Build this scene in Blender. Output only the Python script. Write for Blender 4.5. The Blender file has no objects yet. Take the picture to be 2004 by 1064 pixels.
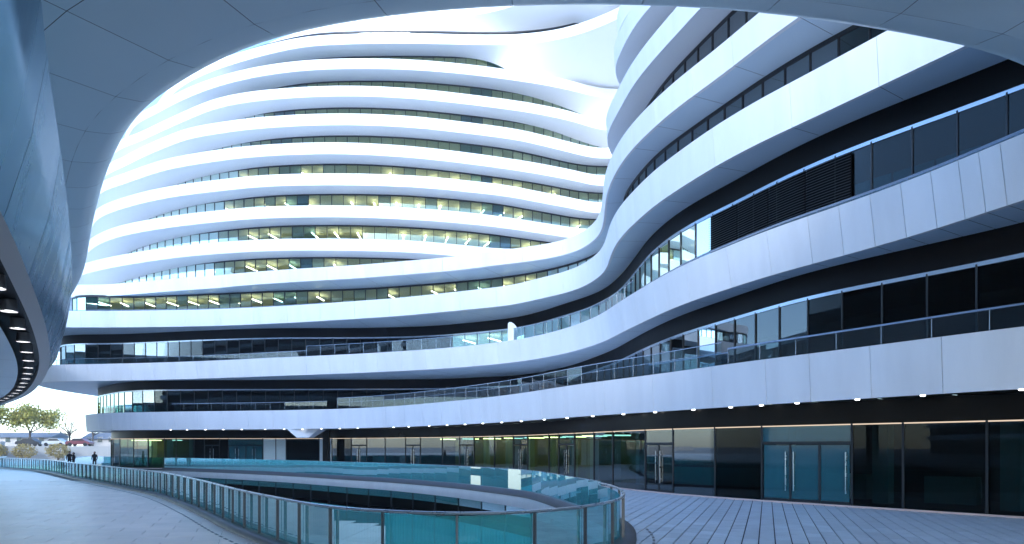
import bpy, bmesh, math, random
import numpy as np
from mathutils import Vector, Matrix
from mathutils.geometry import tessellate_polygon

random.seed(7)
rng = np.random.default_rng(7)
SC = bpy.context.scene
COL = SC.collection

# ------------------------------------------------------------------ camera
F, HZ, EYE = 1336.0, 874.0, 2.1          # focal length (px of a 2004 px wide frame), horizon row, eye height
cam_d = bpy.data.cameras.new('camera')
cam = bpy.data.objects.new('camera', cam_d)
COL.objects.link(cam)
cam.location = (0, 0, EYE)
cam.rotation_euler = (math.radians(90), 0, 0)
cam_d.sensor_width = 36.0
cam_d.lens = F / 2004 * 36
cam_d.shift_y = (HZ - 532) / 2004
cam_d.clip_start = 0.1
cam_d.clip_end = 5000
SC.camera = cam

# ------------------------------------------------------------------ world, sun, exposure
SUN_EL = math.radians(27)
SUN_DIR = Vector((0.22, 0.975, 0)).normalized()      # the way the light travels, in plan
w = bpy.data.worlds.new('World')
SC.world = w
w.use_nodes = True
nt = w.node_tree
nt.nodes.clear()
sky = nt.nodes.new('ShaderNodeTexSky')
sky.sky_type = 'NISHITA'
sky.sun_disc = False
sky.sun_elevation = SUN_EL
sky.sun_rotation = math.radians(180 + 13)
sky.altitude = 50
sky.air_density = 1.0
sky.dust_density = 0.9
sky.ozone_density = 2.5
bg = nt.nodes.new('ShaderNodeBackground')
bg.inputs['Strength'].default_value = 0.15
wo = nt.nodes.new('ShaderNodeOutputWorld')
nt.links.new(sky.outputs[0], bg.inputs[0])
nt.links.new(bg.outputs[0], wo.inputs[0])

sl = bpy.data.lights.new('sun', 'SUN')
sl.energy = 0.72
sl.angle = math.radians(12.0)
sl.color = (1.0, 0.95, 0.88)
sun = bpy.data.objects.new('sun', sl)
COL.objects.link(sun)
sd = Vector((SUN_DIR.x * math.cos(SUN_EL), SUN_DIR.y * math.cos(SUN_EL), -math.sin(SUN_EL)))
sun.rotation_euler = sd.to_track_quat('-Z', 'Y').to_euler()
sun.location = (-40, -120, 120)

SC.view_settings.view_transform = 'Standard'
SC.view_settings.look = 'None'
SC.view_settings.gamma = 1.0
SC.view_settings.use_curve_mapping = False
SC.view_settings.exposure = 2.15
SC.view_settings.use_white_balance = True
SC.view_settings.white_balance_temperature = 5600
SC.view_settings.white_balance_tint = 7
SC.render.engine = 'CYCLES'
SC.cycles.use_denoising = True
SC.cycles.max_bounces = 10
SC.cycles.diffuse_bounces = 4
SC.cycles.glossy_bounces = 5
SC.cycles.transmission_bounces = 6
SC.cycles.transparent_max_bounces = 24
SC.cycles.sample_clamp_indirect = 6.0
SC.cycles.caustics_reflective = False
SC.cycles.caustics_refractive = False

# ------------------------------------------------------------------ materials
def new_mat(name):
    m = bpy.data.materials.new(name)
    m.use_nodes = True
    return m, m.node_tree, m.node_tree.nodes['Principled BSDF']

def pmat(name, col, rough=0.5, metal=0.0, var=0.06, scale=0.7, bump=0.0, bscale=3.0, stretch=None, objvar=0.0, rvar=0.1, spec=0.5):
    """plain procedural surface: noise in colour and gloss, optional bump, optional per-piece variation"""
    m, t, b = new_mat(name)
    tc = t.nodes.new('ShaderNodeTexCoord')
    src = tc.outputs['Object']
    if stretch:
        mp = t.nodes.new('ShaderNodeMapping')
        mp.inputs['Scale'].default_value = stretch
        t.links.new(src, mp.inputs[0]); src = mp.outputs[0]
    n = t.nodes.new('ShaderNodeTexNoise')
    n.inputs['Scale'].default_value = scale
    n.inputs['Detail'].default_value = 6
    n.inputs['Roughness'].default_value = 0.6
    t.links.new(src, n.inputs['Vector'])
    hsv = t.nodes.new('ShaderNodeHueSaturation')
    hsv.inputs['Color'].default_value = (*col, 1)
    mr = t.nodes.new('ShaderNodeMapRange')
    mr.inputs[1].default_value = 0.25; mr.inputs[2].default_value = 0.75
    mr.inputs[3].default_value = 1 - var; mr.inputs[4].default_value = 1 + var
    t.links.new(n.outputs[0], mr.inputs[0])
    val = mr.outputs[0]
    if objvar:
        oi = t.nodes.new('ShaderNodeObjectInfo')
        m2 = t.nodes.new('ShaderNodeMapRange')
        m2.inputs[3].default_value = 1 - objvar; m2.inputs[4].default_value = 1 + objvar
        t.links.new(oi.outputs['Random'], m2.inputs[0])
        mu = t.nodes.new('ShaderNodeMath'); mu.operation = 'MULTIPLY'
        t.links.new(val, mu.inputs[0]); t.links.new(m2.outputs[0], mu.inputs[1])
        val = mu.outputs[0]
    t.links.new(val, hsv.inputs['Value'])
    t.links.new(hsv.outputs[0], b.inputs['Base Color'])
    r2 = t.nodes.new('ShaderNodeMapRange')
    r2.inputs[1].default_value = 0.3; r2.inputs[2].default_value = 0.7
    r2.inputs[3].default_value = max(0.02, rough - rvar * rough); r2.inputs[4].default_value = min(1, rough + rvar * rough)
    t.links.new(n.outputs[0], r2.inputs[0])
    t.links.new(r2.outputs[0], b.inputs['Roughness'])
    b.inputs['Metallic'].default_value = metal
    b.inputs['Specular IOR Level'].default_value = spec
    if bump:
        n2 = t.nodes.new('ShaderNodeTexNoise')
        n2.inputs['Scale'].default_value = bscale
        n2.inputs['Detail'].default_value = 4
        t.links.new(src, n2.inputs['Vector'])
        bp = t.nodes.new('ShaderNodeBump')
        bp.inputs['Strength'].default_value = bump
        bp.inputs['Distance'].default_value = 0.05
        t.links.new(n2.outputs[0], bp.inputs['Height'])
        t.links.new(bp.outputs[0], b.inputs['Normal'])
    return m

def glass_mat(name, tint, refl=1.0, base=0.03, rough=0.01, film=None, film_fac=0.0, gcol=(0.92, 0.97, 1.0)):
    """one skin of a thin pane: tinted see-through plus a mirror part that grows at grazing angles"""
    m = bpy.data.materials.new(name); m.use_nodes = True
    t = m.node_tree; t.nodes.clear()
    out = t.nodes.new('ShaderNodeOutputMaterial')
    tr = t.nodes.new('ShaderNodeBsdfTransparent'); tr.inputs[0].default_value = (*tint, 1)
    body = tr.outputs[0]
    if film:
        df = t.nodes.new('ShaderNodeBsdfDiffuse'); df.inputs[0].default_value = (*film, 1)
        mf = t.nodes.new('ShaderNodeMixShader'); mf.inputs[0].default_value = film_fac
        t.links.new(body, mf.inputs[1]); t.links.new(df.outputs[0], mf.inputs[2]); body = mf.outputs[0]
    gl = t.nodes.new('ShaderNodeBsdfGlossy'); gl.inputs['Roughness'].default_value = rough
    gl.inputs[0].default_value = (*gcol, 1)
    lw = t.nodes.new('ShaderNodeFresnel'); lw.inputs[0].default_value = 1.5
    ma = t.nodes.new('ShaderNodeMath'); ma.operation = 'MULTIPLY_ADD'
    ma.inputs[1].default_value = refl; ma.inputs[2].default_value = base
    ma.use_clamp = True
    t.links.new(lw.outputs[0], ma.inputs[0])
    mx = t.nodes.new('ShaderNodeMixShader')
    t.links.new(ma.outputs[0], mx.inputs[0])
    t.links.new(body, mx.inputs[1]); t.links.new(gl.outputs[0], mx.inputs[2])
    t.links.new(mx.outputs[0], out.inputs[0])
    return m

def emat(name, col, s):
    m = bpy.data.materials.new(name); m.use_nodes = True
    t = m.node_tree; t.nodes.clear()
    out = t.nodes.new('ShaderNodeOutputMaterial')
    e = t.nodes.new('ShaderNodeEmission'); e.inputs[0].default_value = (*col, 1); e.inputs[1].default_value = s
    t.links.new(e.outputs[0], out.inputs[0])
    return m

M = {}
M['white'] = pmat('white_panel', (0.81, 0.82, 0.84), 0.42, 0, 0.065, 1.1, 0.02, 0.8, stretch=(1, 1, 0.15), objvar=0.025)
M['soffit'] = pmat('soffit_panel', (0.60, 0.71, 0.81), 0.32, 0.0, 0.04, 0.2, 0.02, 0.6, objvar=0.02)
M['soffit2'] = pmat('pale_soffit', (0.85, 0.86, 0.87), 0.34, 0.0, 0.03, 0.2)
M['joint'] = pmat('joint_black', (0.03, 0.035, 0.04), 0.7)
M['black'] = pmat('black_metal', (0.005, 0.005, 0.007), 0.45, 0, 0.15, 0.5, spec=0.10)
M['bronze'] = pmat('dark_bronze', (0.008, 0.007, 0.006), 0.30, 0.0, 0.15, 0.4, spec=0.14)
M['frame'] = pmat('dark_frame', (0.018, 0.022, 0.028), 0.4, 0.2, 0.1, 1.0)
M['steel'] = pmat('brushed_steel', (0.55, 0.57, 0.60), 0.28, 1.0, 0.05, 2.0)
M['post'] = pmat('post_steel', (0.07, 0.075, 0.085), 0.4, 0.3, 0.08, 2.0)
M['trim'] = pmat('blue_grey_trim', (0.45, 0.50, 0.58), 0.25, 0.8, 0.05, 1.0)
M['alu'] = pmat('polished_aluminium', (0.24, 0.30, 0.36), 0.26, 1.0, 0.25, 0.5, 0.12, 0.5, stretch=(1, 1, 0.35), objvar=0.03, rvar=0.3)
M['alu'].node_tree.nodes['Principled BSDF'].inputs['Specular Tint'].default_value = (0.34, 0.46, 0.56, 1)
M['lip'] = pmat('grey_lip', (0.58, 0.56, 0.56), 0.45, 0.3, 0.05, 0.5)
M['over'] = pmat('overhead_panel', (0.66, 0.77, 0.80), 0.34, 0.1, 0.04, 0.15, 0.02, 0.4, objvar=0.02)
M['g_tower'] = glass_mat('tower_glass', (0.88, 0.92, 0.80), 0.9, 0.07, gcol=(0.72, 0.86, 0.78))
M['g_black'] = glass_mat('black_glass', (0.14, 0.24, 0.29), 0.13, 0.002)
M['g_mid'] = glass_mat('teal_glass', (0.50, 0.66, 0.68), 0.9, 0.03)
M['g_dark'] = glass_mat('dark_glass', (0.24, 0.38, 0.43), 0.30, 0.006)
M['g_door'] = glass_mat('door_glass', (0.30, 0.50, 0.56), 0.3, 0.01, 0.05, (0.05, 0.17, 0.22), 0.5)  # teal reflection put into the diffuse film colour
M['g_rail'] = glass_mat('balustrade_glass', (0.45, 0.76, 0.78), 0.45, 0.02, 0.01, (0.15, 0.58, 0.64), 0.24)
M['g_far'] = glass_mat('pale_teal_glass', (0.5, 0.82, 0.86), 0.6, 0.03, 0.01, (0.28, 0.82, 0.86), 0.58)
M['g_court'] = glass_mat('frosted_teal_glass', (0.3, 0.6, 0.62), 0.3, 0.02, 0.2, (0.12, 0.56, 0.60), 0.75)
M['g_shop'] = glass_mat('shop_glass', (0.24, 0.38, 0.43), 0.13, 0.004)
M['g_lobby'] = glass_mat('green_glass', (0.50, 0.60, 0.46), 0.12, 0.006)
M['g_sky'] = glass_mat('mirror_glass', (0.4, 0.5, 0.5), 1.0, 0.5)
M['g_balc'] = glass_mat('balcony_glass', (0.62, 0.78, 0.82), 0.9, 0.03)
M['ceil'] = pmat('warm_ceiling', (0.70, 0.65, 0.42), 0.8, 0, 0.15, 0.35)
M['room'] = pmat('warm_wall', (0.50, 0.46, 0.28), 0.85, 0, 0.3, 0.25)
M['cool'] = pmat('cool_wall', (0.50, 0.53, 0.42), 0.85, 0, 0.3, 0.3)
M['lobby'] = pmat('lobby_wall', (0.42, 0.38, 0.16), 0.5, 0, 0.6, 0.35)
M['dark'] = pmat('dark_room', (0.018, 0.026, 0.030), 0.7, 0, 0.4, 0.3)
M['shade'] = pmat('roller_blind', (0.50, 0.50, 0.42), 0.8, 0, 0.2, 0.6)
M['blind'] = pmat('white_blind', (0.85, 0.87, 0.9), 0.6)
M['spandrel'] = pmat('pale_spandrel', (0.45, 0.62, 0.68), 0.5, 0, 0.1, 0.5, objvar=0.2)  # reflection in the glass painted as a pale surface
M['film'] = pmat('teal_film', (0.06, 0.30, 0.38), 0.35)
M['paver'] = pmat('granite_paver', (0.58, 0.62, 0.67), 0.38, 0, 0.16, 1.3, 0.05, 18, objvar=0.10)
M['slab'] = pmat('walkway_granite', (0.76, 0.66, 0.60), 0.34, 0, 0.13, 0.9, 0.0, 14, objvar=0.09)
M['sub'] = pmat('grout', (0.03, 0.035, 0.045), 0.8, 0, 0.2, 1.0)
M['kerb'] = pmat('dark_kerb', (0.06, 0.06, 0.075), 0.45, 0, 0.15, 1.5)
M['ground'] = pmat('ground_grey', (0.40, 0.39, 0.37), 0.9, 0, 0.2, 0.08)
M['pink'] = pmat('pink_granite', (0.55, 0.42, 0.38), 0.5, 0, 0.08, 1.5)  # warm light put into the stone's pink colour
M['lamp'] = emat('lamp_white', (1.0, 0.93, 0.84), 2.2)
M['tube'] = emat('tube_light', (1.0, 0.92, 0.70), 3.4)
M['tube2'] = emat('lobby_light', (1.0, 0.86, 0.5), 2.2)  # added glow that imitates golden reflections in the glass
M['led'] = emat('led_line', (1.0, 0.72, 0.48), 0.22)

# ------------------------------------------------------------------ object helpers
def link(o, parent=None, local=False):
    """meshes are written in world coordinates unless local: the parent's own place is undone"""
    COL.objects.link(o)
    if parent is not None:
        o.parent = parent
        if not local and parent.type == 'EMPTY':
            o.matrix_parent_inverse = Matrix.Translation(-parent.location)
    return o

def mesh_obj(name, verts, faces, mat, parent=None, smooth=False, kind=None, local=False):
    me = bpy.data.meshes.new(name)
    me.from_pydata([tuple(map(float, v)) for v in verts], [], [tuple(f) for f in faces])
    me.update()
    if smooth:
        me.polygons.foreach_set('use_smooth', [True] * len(me.polygons))
    if mat is not None:
        me.materials.append(mat)
    o = bpy.data.objects.new(name, me)
    if kind:
        o['kind'] = kind
    return link(o, parent, local)

def thing(name, label, cat, loc=(0, 0, 0), group=None):
    o = bpy.data.objects.new(name, None)
    o.location = loc
    o['label'] = label; o['category'] = cat
    if group: o['group'] = group
    o.empty_display_size = 0.3
    return link(o)

def tag(o, label, cat, group=None):
    o['label'] = label; o['category'] = cat
    if group: o['group'] = group
    return o

class MB:
    """collects verts and faces for one mesh"""
    def __init__(self): self.v = []; self.f = []
    def add(self, v, f):
        n = len(self.v); self.v += [tuple(map(float, p)) for p in v]; self.f += [tuple(i + n for i in q) for q in f]; return self
    def hexa(self, b, t):
        """b, t: four bottom and four top points, counter-clockwise seen from above"""
        return self.add(list(b) + list(t), [(3, 2, 1, 0), (4, 5, 6, 7), (0, 1, 5, 4), (1, 2, 6, 5), (2, 3, 7, 6), (3, 0, 4, 7)])
    def box(self, c, ax, ay, sx, sy, z0, z1):
        """box centred on c (xy), half sizes sx, sy along the unit xy axes ax, ay"""
        c = np.array(c[:2]); ax = np.array(ax) * sx; ay = np.array(ay) * sy
        q = [c - ax - ay, c + ax - ay, c + ax + ay, c - ax + ay]
        return self.hexa([(*p, z0) for p in q], [(*p, z1) for p in q])
    def strip(self, rows, close=False):
        """loft through equally long rows of points"""
        n = len(rows[0]); base = len(self.v)
        for r in rows: self.v += [tuple(map(float, p)) for p in r]
        for k in range(len(rows) - 1):
            for i in range(n - 1):
                a = base + k * n + i
                self.f.append((a, a + 1, a + n + 1, a + n))
        return self
    def obj(self, name, mat, parent=None, smooth=False, kind=None, local=False):
        return mesh_obj(name, self.v, self.f, mat, parent, smooth, kind, local)

# ------------------------------------------------------------------ plan curves
def unproj(px, py, z):
    d = (z - EYE) * F / (HZ - py)
    return ((px - 1002) / F * d, d)

def catmull(p, step):
    p = np.asarray(p, float)
    p = np.vstack([2 * p[0] - p[1], p, 2 * p[-1] - p[-2]])
    out = []
    for i in range(1, len(p) - 2):
        p0, p1, p2, p3 = p[i - 1:i + 3]
        a = max(np.linalg.norm(p1 - p0), 1e-6) ** .5; b = max(np.linalg.norm(p2 - p1), 1e-6) ** .5; c = max(np.linalg.norm(p3 - p2), 1e-6) ** .5
        t0, t1, t2, t3 = 0, a, a + b, a + b + c
        n = max(4, int(np.linalg.norm(p2 - p1) / 0.15))
        t = np.linspace(t1, t2, n, endpoint=False)[:, None]
        A1 = (t1 - t) / (t1 - t0) * p0 + (t - t0) / (t1 - t0) * p1
        A2 = (t2 - t) / (t2 - t1) * p1 + (t - t1) / (t2 - t1) * p2
        A3 = (t3 - t) / (t3 - t2) * p2 + (t - t2) / (t3 - t2) * p3
        B1 = (t2 - t) / (t2 - t0) * A1 + (t - t0) / (t2 - t0) * A2
        B2 = (t3 - t) / (t3 - t1) * A2 + (t - t1) / (t3 - t1) * A3
        out.append((t2 - t) / (t2 - t1) * B1 + (t - t1) / (t2 - t1) * B2)
    out.append(p[-2][None])
    return resample(np.vstack(out), step)

def arclen(c):
    return np.concatenate([[0], np.cumsum(np.linalg.norm(np.diff(c, axis=0), axis=1))])

def resample(c, step):
    s = arclen(c); n = max(2, int(round(s[-1] / step)) + 1)
    t = np.linspace(0, s[-1], n)
    return np.stack([np.interp(t, s, c[:, k]) for k in range(c.shape[1])], 1)

def smooth(c, sig):
    """gaussian smoothing along the arc (c evenly sampled)"""
    st = arclen(c)[-1] / (len(c) - 1)
    h = max(1, int(3 * sig / st))
    k = np.exp(-0.5 * (np.arange(-h, h + 1) * st / sig) ** 2); k /= k.sum()
    pre = c[0] + (c[0] - c[1]) * np.arange(h, 0, -1)[:, None]
    post = c[-1] + (c[-1] - c[-2]) * np.arange(1, h + 1)[:, None]
    e = np.vstack([pre, c, post])
    return np.stack([np.convolve(e[:, j], k, 'valid') for j in range(c.shape[1])], 1)

def curve(pts, z, sig=1.5, step=0.5):
    p = []
    for q in pts:
        p.append((q[1], q[2]) if q[0] == 'w' else unproj(q[0], q[1], z))
    c = catmull(p, 0.3)
    c = smooth(c, sig)
    return resample(c, step)

def tangents(c):
    t = np.gradient(c, axis=0)
    return t / np.linalg.norm(t, axis=1)[:, None]

def normals(c):
    t = tangents(c)
    return np.stack([t[:, 1], -t[:, 0]], 1)          # outward (towards the courtyard)

def offset(c, d):
    return c + normals(c) * d

def pair(a, b, k=9):
    """for every point of a the matching point on b: nearest along the curve, monotone"""
    s = arclen(b)
    idx = np.array([np.argmin(((b - q) ** 2).sum(1)) for q in a], float)
    idx = np.maximum.accumulate(idx)
    idx = np.convolve(np.pad(idx, k, 'edge'), np.ones(2 * k + 1) / (2 * k + 1), 'valid')
    idx = np.maximum.accumulate(idx)
    ii = np.arange(len(b))
    return np.stack([np.interp(idx, ii, b[:, 0]), np.interp(idx, ii, b[:, 1])], 1)

def z3(c, z):
    return np.column_stack([c, np.full(len(c), z)])

def at_s(c, s):
    a = arclen(c)
    return np.stack([np.interp(s, a, c[:, 0]), np.interp(s, a, c[:, 1])], -1)

def s_at_px(c, px):
    """arc position where the curve is seen in picture column px (first such place from the end nearest the eye)"""
    q = c[:, 0] / c[:, 1] * F + 1002
    a = arclen(c)
    for i in range(len(c) - 1, 0, -1):
        if (q[i] - px) * (q[i - 1] - px) <= 0:
            t = (px - q[i - 1]) / (q[i] - q[i - 1] + 1e-9)
            return a[i - 1] + t * (a[i] - a[i - 1])
    return None

W = lambda x, y: ('w', x, y)
G0 = -0.2                                              # level of the plaza
ZT = dict(R1=5.65, R2=10.70, R3=15.75, R4=19.25, H=22.75, G=26.25, Fl=29.75, E=33.25, D=36.75, C=40.25, B=43.75, A=47.25, T=50.75)

RIM = {}
RIM['R1'] = curve([W(-47, 95), W(-50.5, 87), (163, 813), (193, 808.6), (238, 807), (322, 805.6), (380, 804.6), (529, 803), (605, 801.4), (690, 799),
                   (785, 793.5), (880, 785), (950, 778), (1000, 772), (1035, 767), (1102, 756), (1181, 744.8), (1276, 733.4), (1392, 716.5), (1500, 702),
                   (1702, 677), (1842, 658), (2004, 637), W(18.5, 16), W(22, 11)], ZT['R1'], 2.2)
RIM['R2'] = curve([W(-57, 100), W(-56.5, 90), W(-54.5, 79), W(-51.5, 73.5), (100, 713.6), (193, 712), (256, 710.6), (380, 706.8), (529, 700), (690, 692.5), (785, 687), (858, 681.8),
                   (950, 672.8), (1000, 666), (1035, 660), (1108, 641.8), (1175.5, 615), (1203, 596), (1246, 569.5), (1296, 539.6), (1358, 508.6), (1417, 484.7),
                   (1500, 450.4), (1642, 402.5), (1702, 381), (1762, 360), (1822, 336), (1875, 315), (1957, 279), (2004, 256), W(16.6, 14.2), W(20, 8)], ZT['R2'], 1.4)
RIM['R3'] = curve([W(-58, 96), W(-57, 84), W(-53, 74), (60, 608), (132, 608), (225, 608), (317, 606.8), (420, 604.6), (560, 598), (700, 588.5), (785, 582), (880, 572), (960, 563),
                   (1000, 558), (1045, 546.7), (1118, 527), (1157, 506), (1180, 483), (1188, 458), (1197, 430), (1218, 396.5), (1240, 373), (1279, 333.8), (1324, 299.5),
                   (1394, 249.5), (1500, 185.5), (1550, 160), (1620, 122.5), (1735, 60), (2004, -85), W(17.2, 14.6), W(20.5, 9)], ZT['R3'], 1.1)
RIM['R4'] = curve([W(-54, 96), W(-53.5, 86), W(-51, 77), (141, 557.5), (199, 556.5), (247, 553.4), (345, 544.5), (420, 539), (485, 532.6), (597, 524.7), (700, 518), (813, 508.6), (897, 500.7),
                   (960, 492), (1036, 482), (1084, 474), (1129, 460), (1157, 441), (1171.5, 424), (1178.5, 393), (1181.5, 356), (1186, 333), (1198, 302), (1225, 256), (1284, 192),
                   (1335, 146.6), (1397, 98.7), (1485, 24), (1560, -35), (1700, -140), W(14.5, 18.2), W(17.5, 13)], ZT['R4'], 1.0)
RIM['H'] = curve([W(-62, 95), W(-56, 86), (148, 522), (203, 505), (261, 493.8), (345, 481), (420, 473.6), (513, 467.8), (600, 466), (700, 466.8), (813, 470.6), (897, 478), (1000, 486.6),
                  W(5, 69.7), W(9, 65.5), W(10, 58.5), W(8.3, 50.5), W(6.7, 46), (1183, 240), (1191, 208.6), (1213.7, 166), (1228, 135), (1267.7, 79), (1324, 12.7), (1400, -75), (1500, -170),
                  W(13, 22), W(16, 17.5)], ZT['H'], 1.0)
RIM['G'] = curve([W(-62, 96), W(-55, 87), (176, 468), (227, 443), (317, 424.5), (420, 411.5), (513, 403.7), (625, 401), (700, 401.7), (813, 406.6), (925, 416), (1000, 425.5), (1045, 432.5), (1118, 443.8), (1152, 448),
                  W(13, 73), W(15, 66), W(13, 56.5), W(9, 48), W(6.8, 43.5), (1197, 101.5), (1219, 45), (1237, 8.5), W(8.2, 33), W(11, 28.3), W(15, 23)], ZT['G'], 1.0)
RIM['Fl'] = curve([W(-62, 98), W(-55, 88.5), (190, 408), (264, 379), (345, 361.5), (420, 351.6), (513, 342), (625, 338.6), (700, 339), (813, 342.9), (925, 353.6), (1000, 362.8), (1045, 372), (1118, 386), (1174, 396),
                   W(15, 75), W(18, 68), W(15, 58), W(10, 50), W(7.5, 46.5), (1203, 30), (1213, 9), W(8, 38), W(10.3, 33), W(13.5, 27.5), W(17, 22.5)], ZT['Fl'], 1.0)
RIM['E'] = curve([W(-62, 100), W(-55.5, 90.5), (194, 358), (238, 340), (314, 313), (345, 305.5), (420, 293), (485, 284.8), (597, 278.3), (700, 278.6), (813, 286), (925, 299), (1045, 317), (1118, 331), (1181, 343.7), W(15, 77), W(21, 75)], ZT['E'], 1.2)
RIM['D'] = curve([W(-63, 103), W(-57, 93), (203, 326), (241, 306), (289, 281.5), (371, 248.9), (420, 240), (485, 230.6), (597, 222.6), (700, 221.4), (813, 227), (925, 239.8), (1000, 249.8), (1045, 259), (1118, 277.5), (1177, 290), W(15, 78), W(21, 76)], ZT['D'], 1.2)
RIM['C'] = curve([W(-63, 105), W(-56.5, 94.5), (225, 280), (278, 256), (345, 224), (422, 192), (485, 179), (597, 169), (700, 167), (813, 172.5), (925, 184.7), (1000, 194.5), (1045, 201.6), (1118, 217), (1182, 236), W(15, 80), W(21, 78)], ZT['C'], 1.2)
RIM['B'] = curve([W(-62, 106), W(-55, 96), (262, 228), (300, 207), (345, 181.8), (410, 154), (496, 131), (597, 117), (700, 113.4), (813, 116), (925, 126), (1000, 136), (1045, 142.5), (1118, 157), (1182, 173), W(16, 79), W(22, 77)], ZT['B'], 1.4)
RIM['A'] = curve([W(-60, 107), W(-51, 95), (345, 158), (410, 122), (484, 97), (516, 88), (597, 70.8), (700, 65.2), (813, 64.2), (925, 66.8), (1016, 66), (1087, 57.8), (1140, 43.7), (1180, 28), (1208, 15.5), W(14, 67), W(18, 61)], ZT['A'], 1.4)
RIM['T'] = curve([W(-58, 108), W(-47, 96), W(-36, 87), W(-29, 82), W(-21.5, 78.6), W(-12, 76.2), W(-2, 74.6), W(4, 71), W(9, 66), W(14, 59)], ZT['T'], 1.6)

INN = {}
INN['R1'] = curve([W(-46, 92), W(-47, 84), W(-45, 76.5), W(-40, 72.3), W(-33.5, 71.6), W(-26, 71.8), W(-20.6, 71.2), W(-15.8, 69), W(-6.6, 62), W(0, 53), W(4, 43.2), W(5.56, 38.6), W(7.6, 33.2), W(10.75, 28.6), W(16.5, 21.9), W(20, 17.5), W(24, 12)], 3.8, 1.2)
INN['R2'] = curve([W(-51, 98), W(-51.5, 91), (190, 763), (215, 753.5), (255, 746.8), (380, 744), (529, 743.4), (690, 742.8), (780, 742.6), (858, 741.5), (1000, 735.5), (1035, 732), (1108, 717.9), (1175, 695), (1200, 685), (1250, 657), (1279, 641.8), (1341, 613.6),
                   (1425, 585.4), (1488, 562.8), (1600, 527.5), (1700, 505), (1800, 482.5), (1900, 460), (2004, 437.5), W(18.2, 15.2), W(22, 8.8)], 8.97, 1.6)
INN['R3'] = curve([W(-52, 98), W(-53, 86), (119, 657.8), (249, 653.6), (380, 647.5), (529, 642.5), (690, 641.8), (780, 640.5), (858, 637), (1000, 622.6), (1035, 616), (1108, 593.5), (1174, 570.6), (1208, 545), (1226, 525), (1245, 500), (1270, 466),
                   (1313, 426.9), (1369, 390), (1440, 353.6), (1500, 318), (1650, 245), (1800, 185), (1970, 119), (2050, 84), W(19, 16), W(23, 9.5)], 14.12, 1.3)
INN['R4'] = curve([W(-49, 97), W(-50, 86), (141, 579.8), (261, 580), (400, 575), (541, 569), (700, 564.8), (841, 555), (960, 544.5), (1045, 532.6), (1118, 515.7), (1166, 496.5), W(8.6, 50), (1217, 394), (1237, 356), (1257, 331), (1285, 300), (1341, 258), (1411, 208.6),
                   (1500, 147), (1580, 97.5), (1670, 49), (1800, -20), W(17, 19.5), W(20.5, 14)], 18.03, 1.2)
ORDER = ['R1', 'R2', 'R3', 'R4', 'H', 'G', 'Fl', 'E', 'D', 'C', 'B', 'A', 'T']
for k in ORDER[4:]:
    c_ = RIM[k]
    dd = 1.55 + 0.95 * np.clip((c_[:, 1] - 40) / 14.0, 0, 1)       # shallower overhang on the near wing
    INN[k] = resample(smooth(c_ - normals(c_) * dd[:, None], 1.2), 0.5)
ZB = dict(R1=3.82, R2=8.97, R3=14.12, R4=18.03)
for k in ORDER[4:]:
    ZB[k] = ZT[k] - (1.18 if k not in ('A', 'B', 'C', 'T') else 1.08)

# ------------------------------------------------------------------ the building of stacked white ribbons
bld = thing('office_building', 'curved white office building of stacked ribbon floors around the courtyard', 'building', (0, 70, G0))

def cuts(c, spacing, pxs=None, s0=None):
    """arc positions of the panel joints: at the picture columns in pxs where given, evenly spaced elsewhere"""
    L = arclen(c)[-1]
    if not pxs:
        n = max(1, int(round(L / spacing)))
        return list(np.linspace(0, L, n + 1))
    k = sorted(x for x in (s_at_px(c, p) for p in pxs) if x is not None)
    out = [0.0]
    for a, b in zip([0.0] + k, k + [L]):
        n = max(1, int(round((b - a) / spacing)))
        out += list(np.linspace(a, b, n + 1)[1:])
    return out

def seg(c, a, b, step=0.6):
    n = max(2, int(math.ceil((b - a) / step)) + 1)
    return at_s(c, np.linspace(a, b, n))

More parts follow.
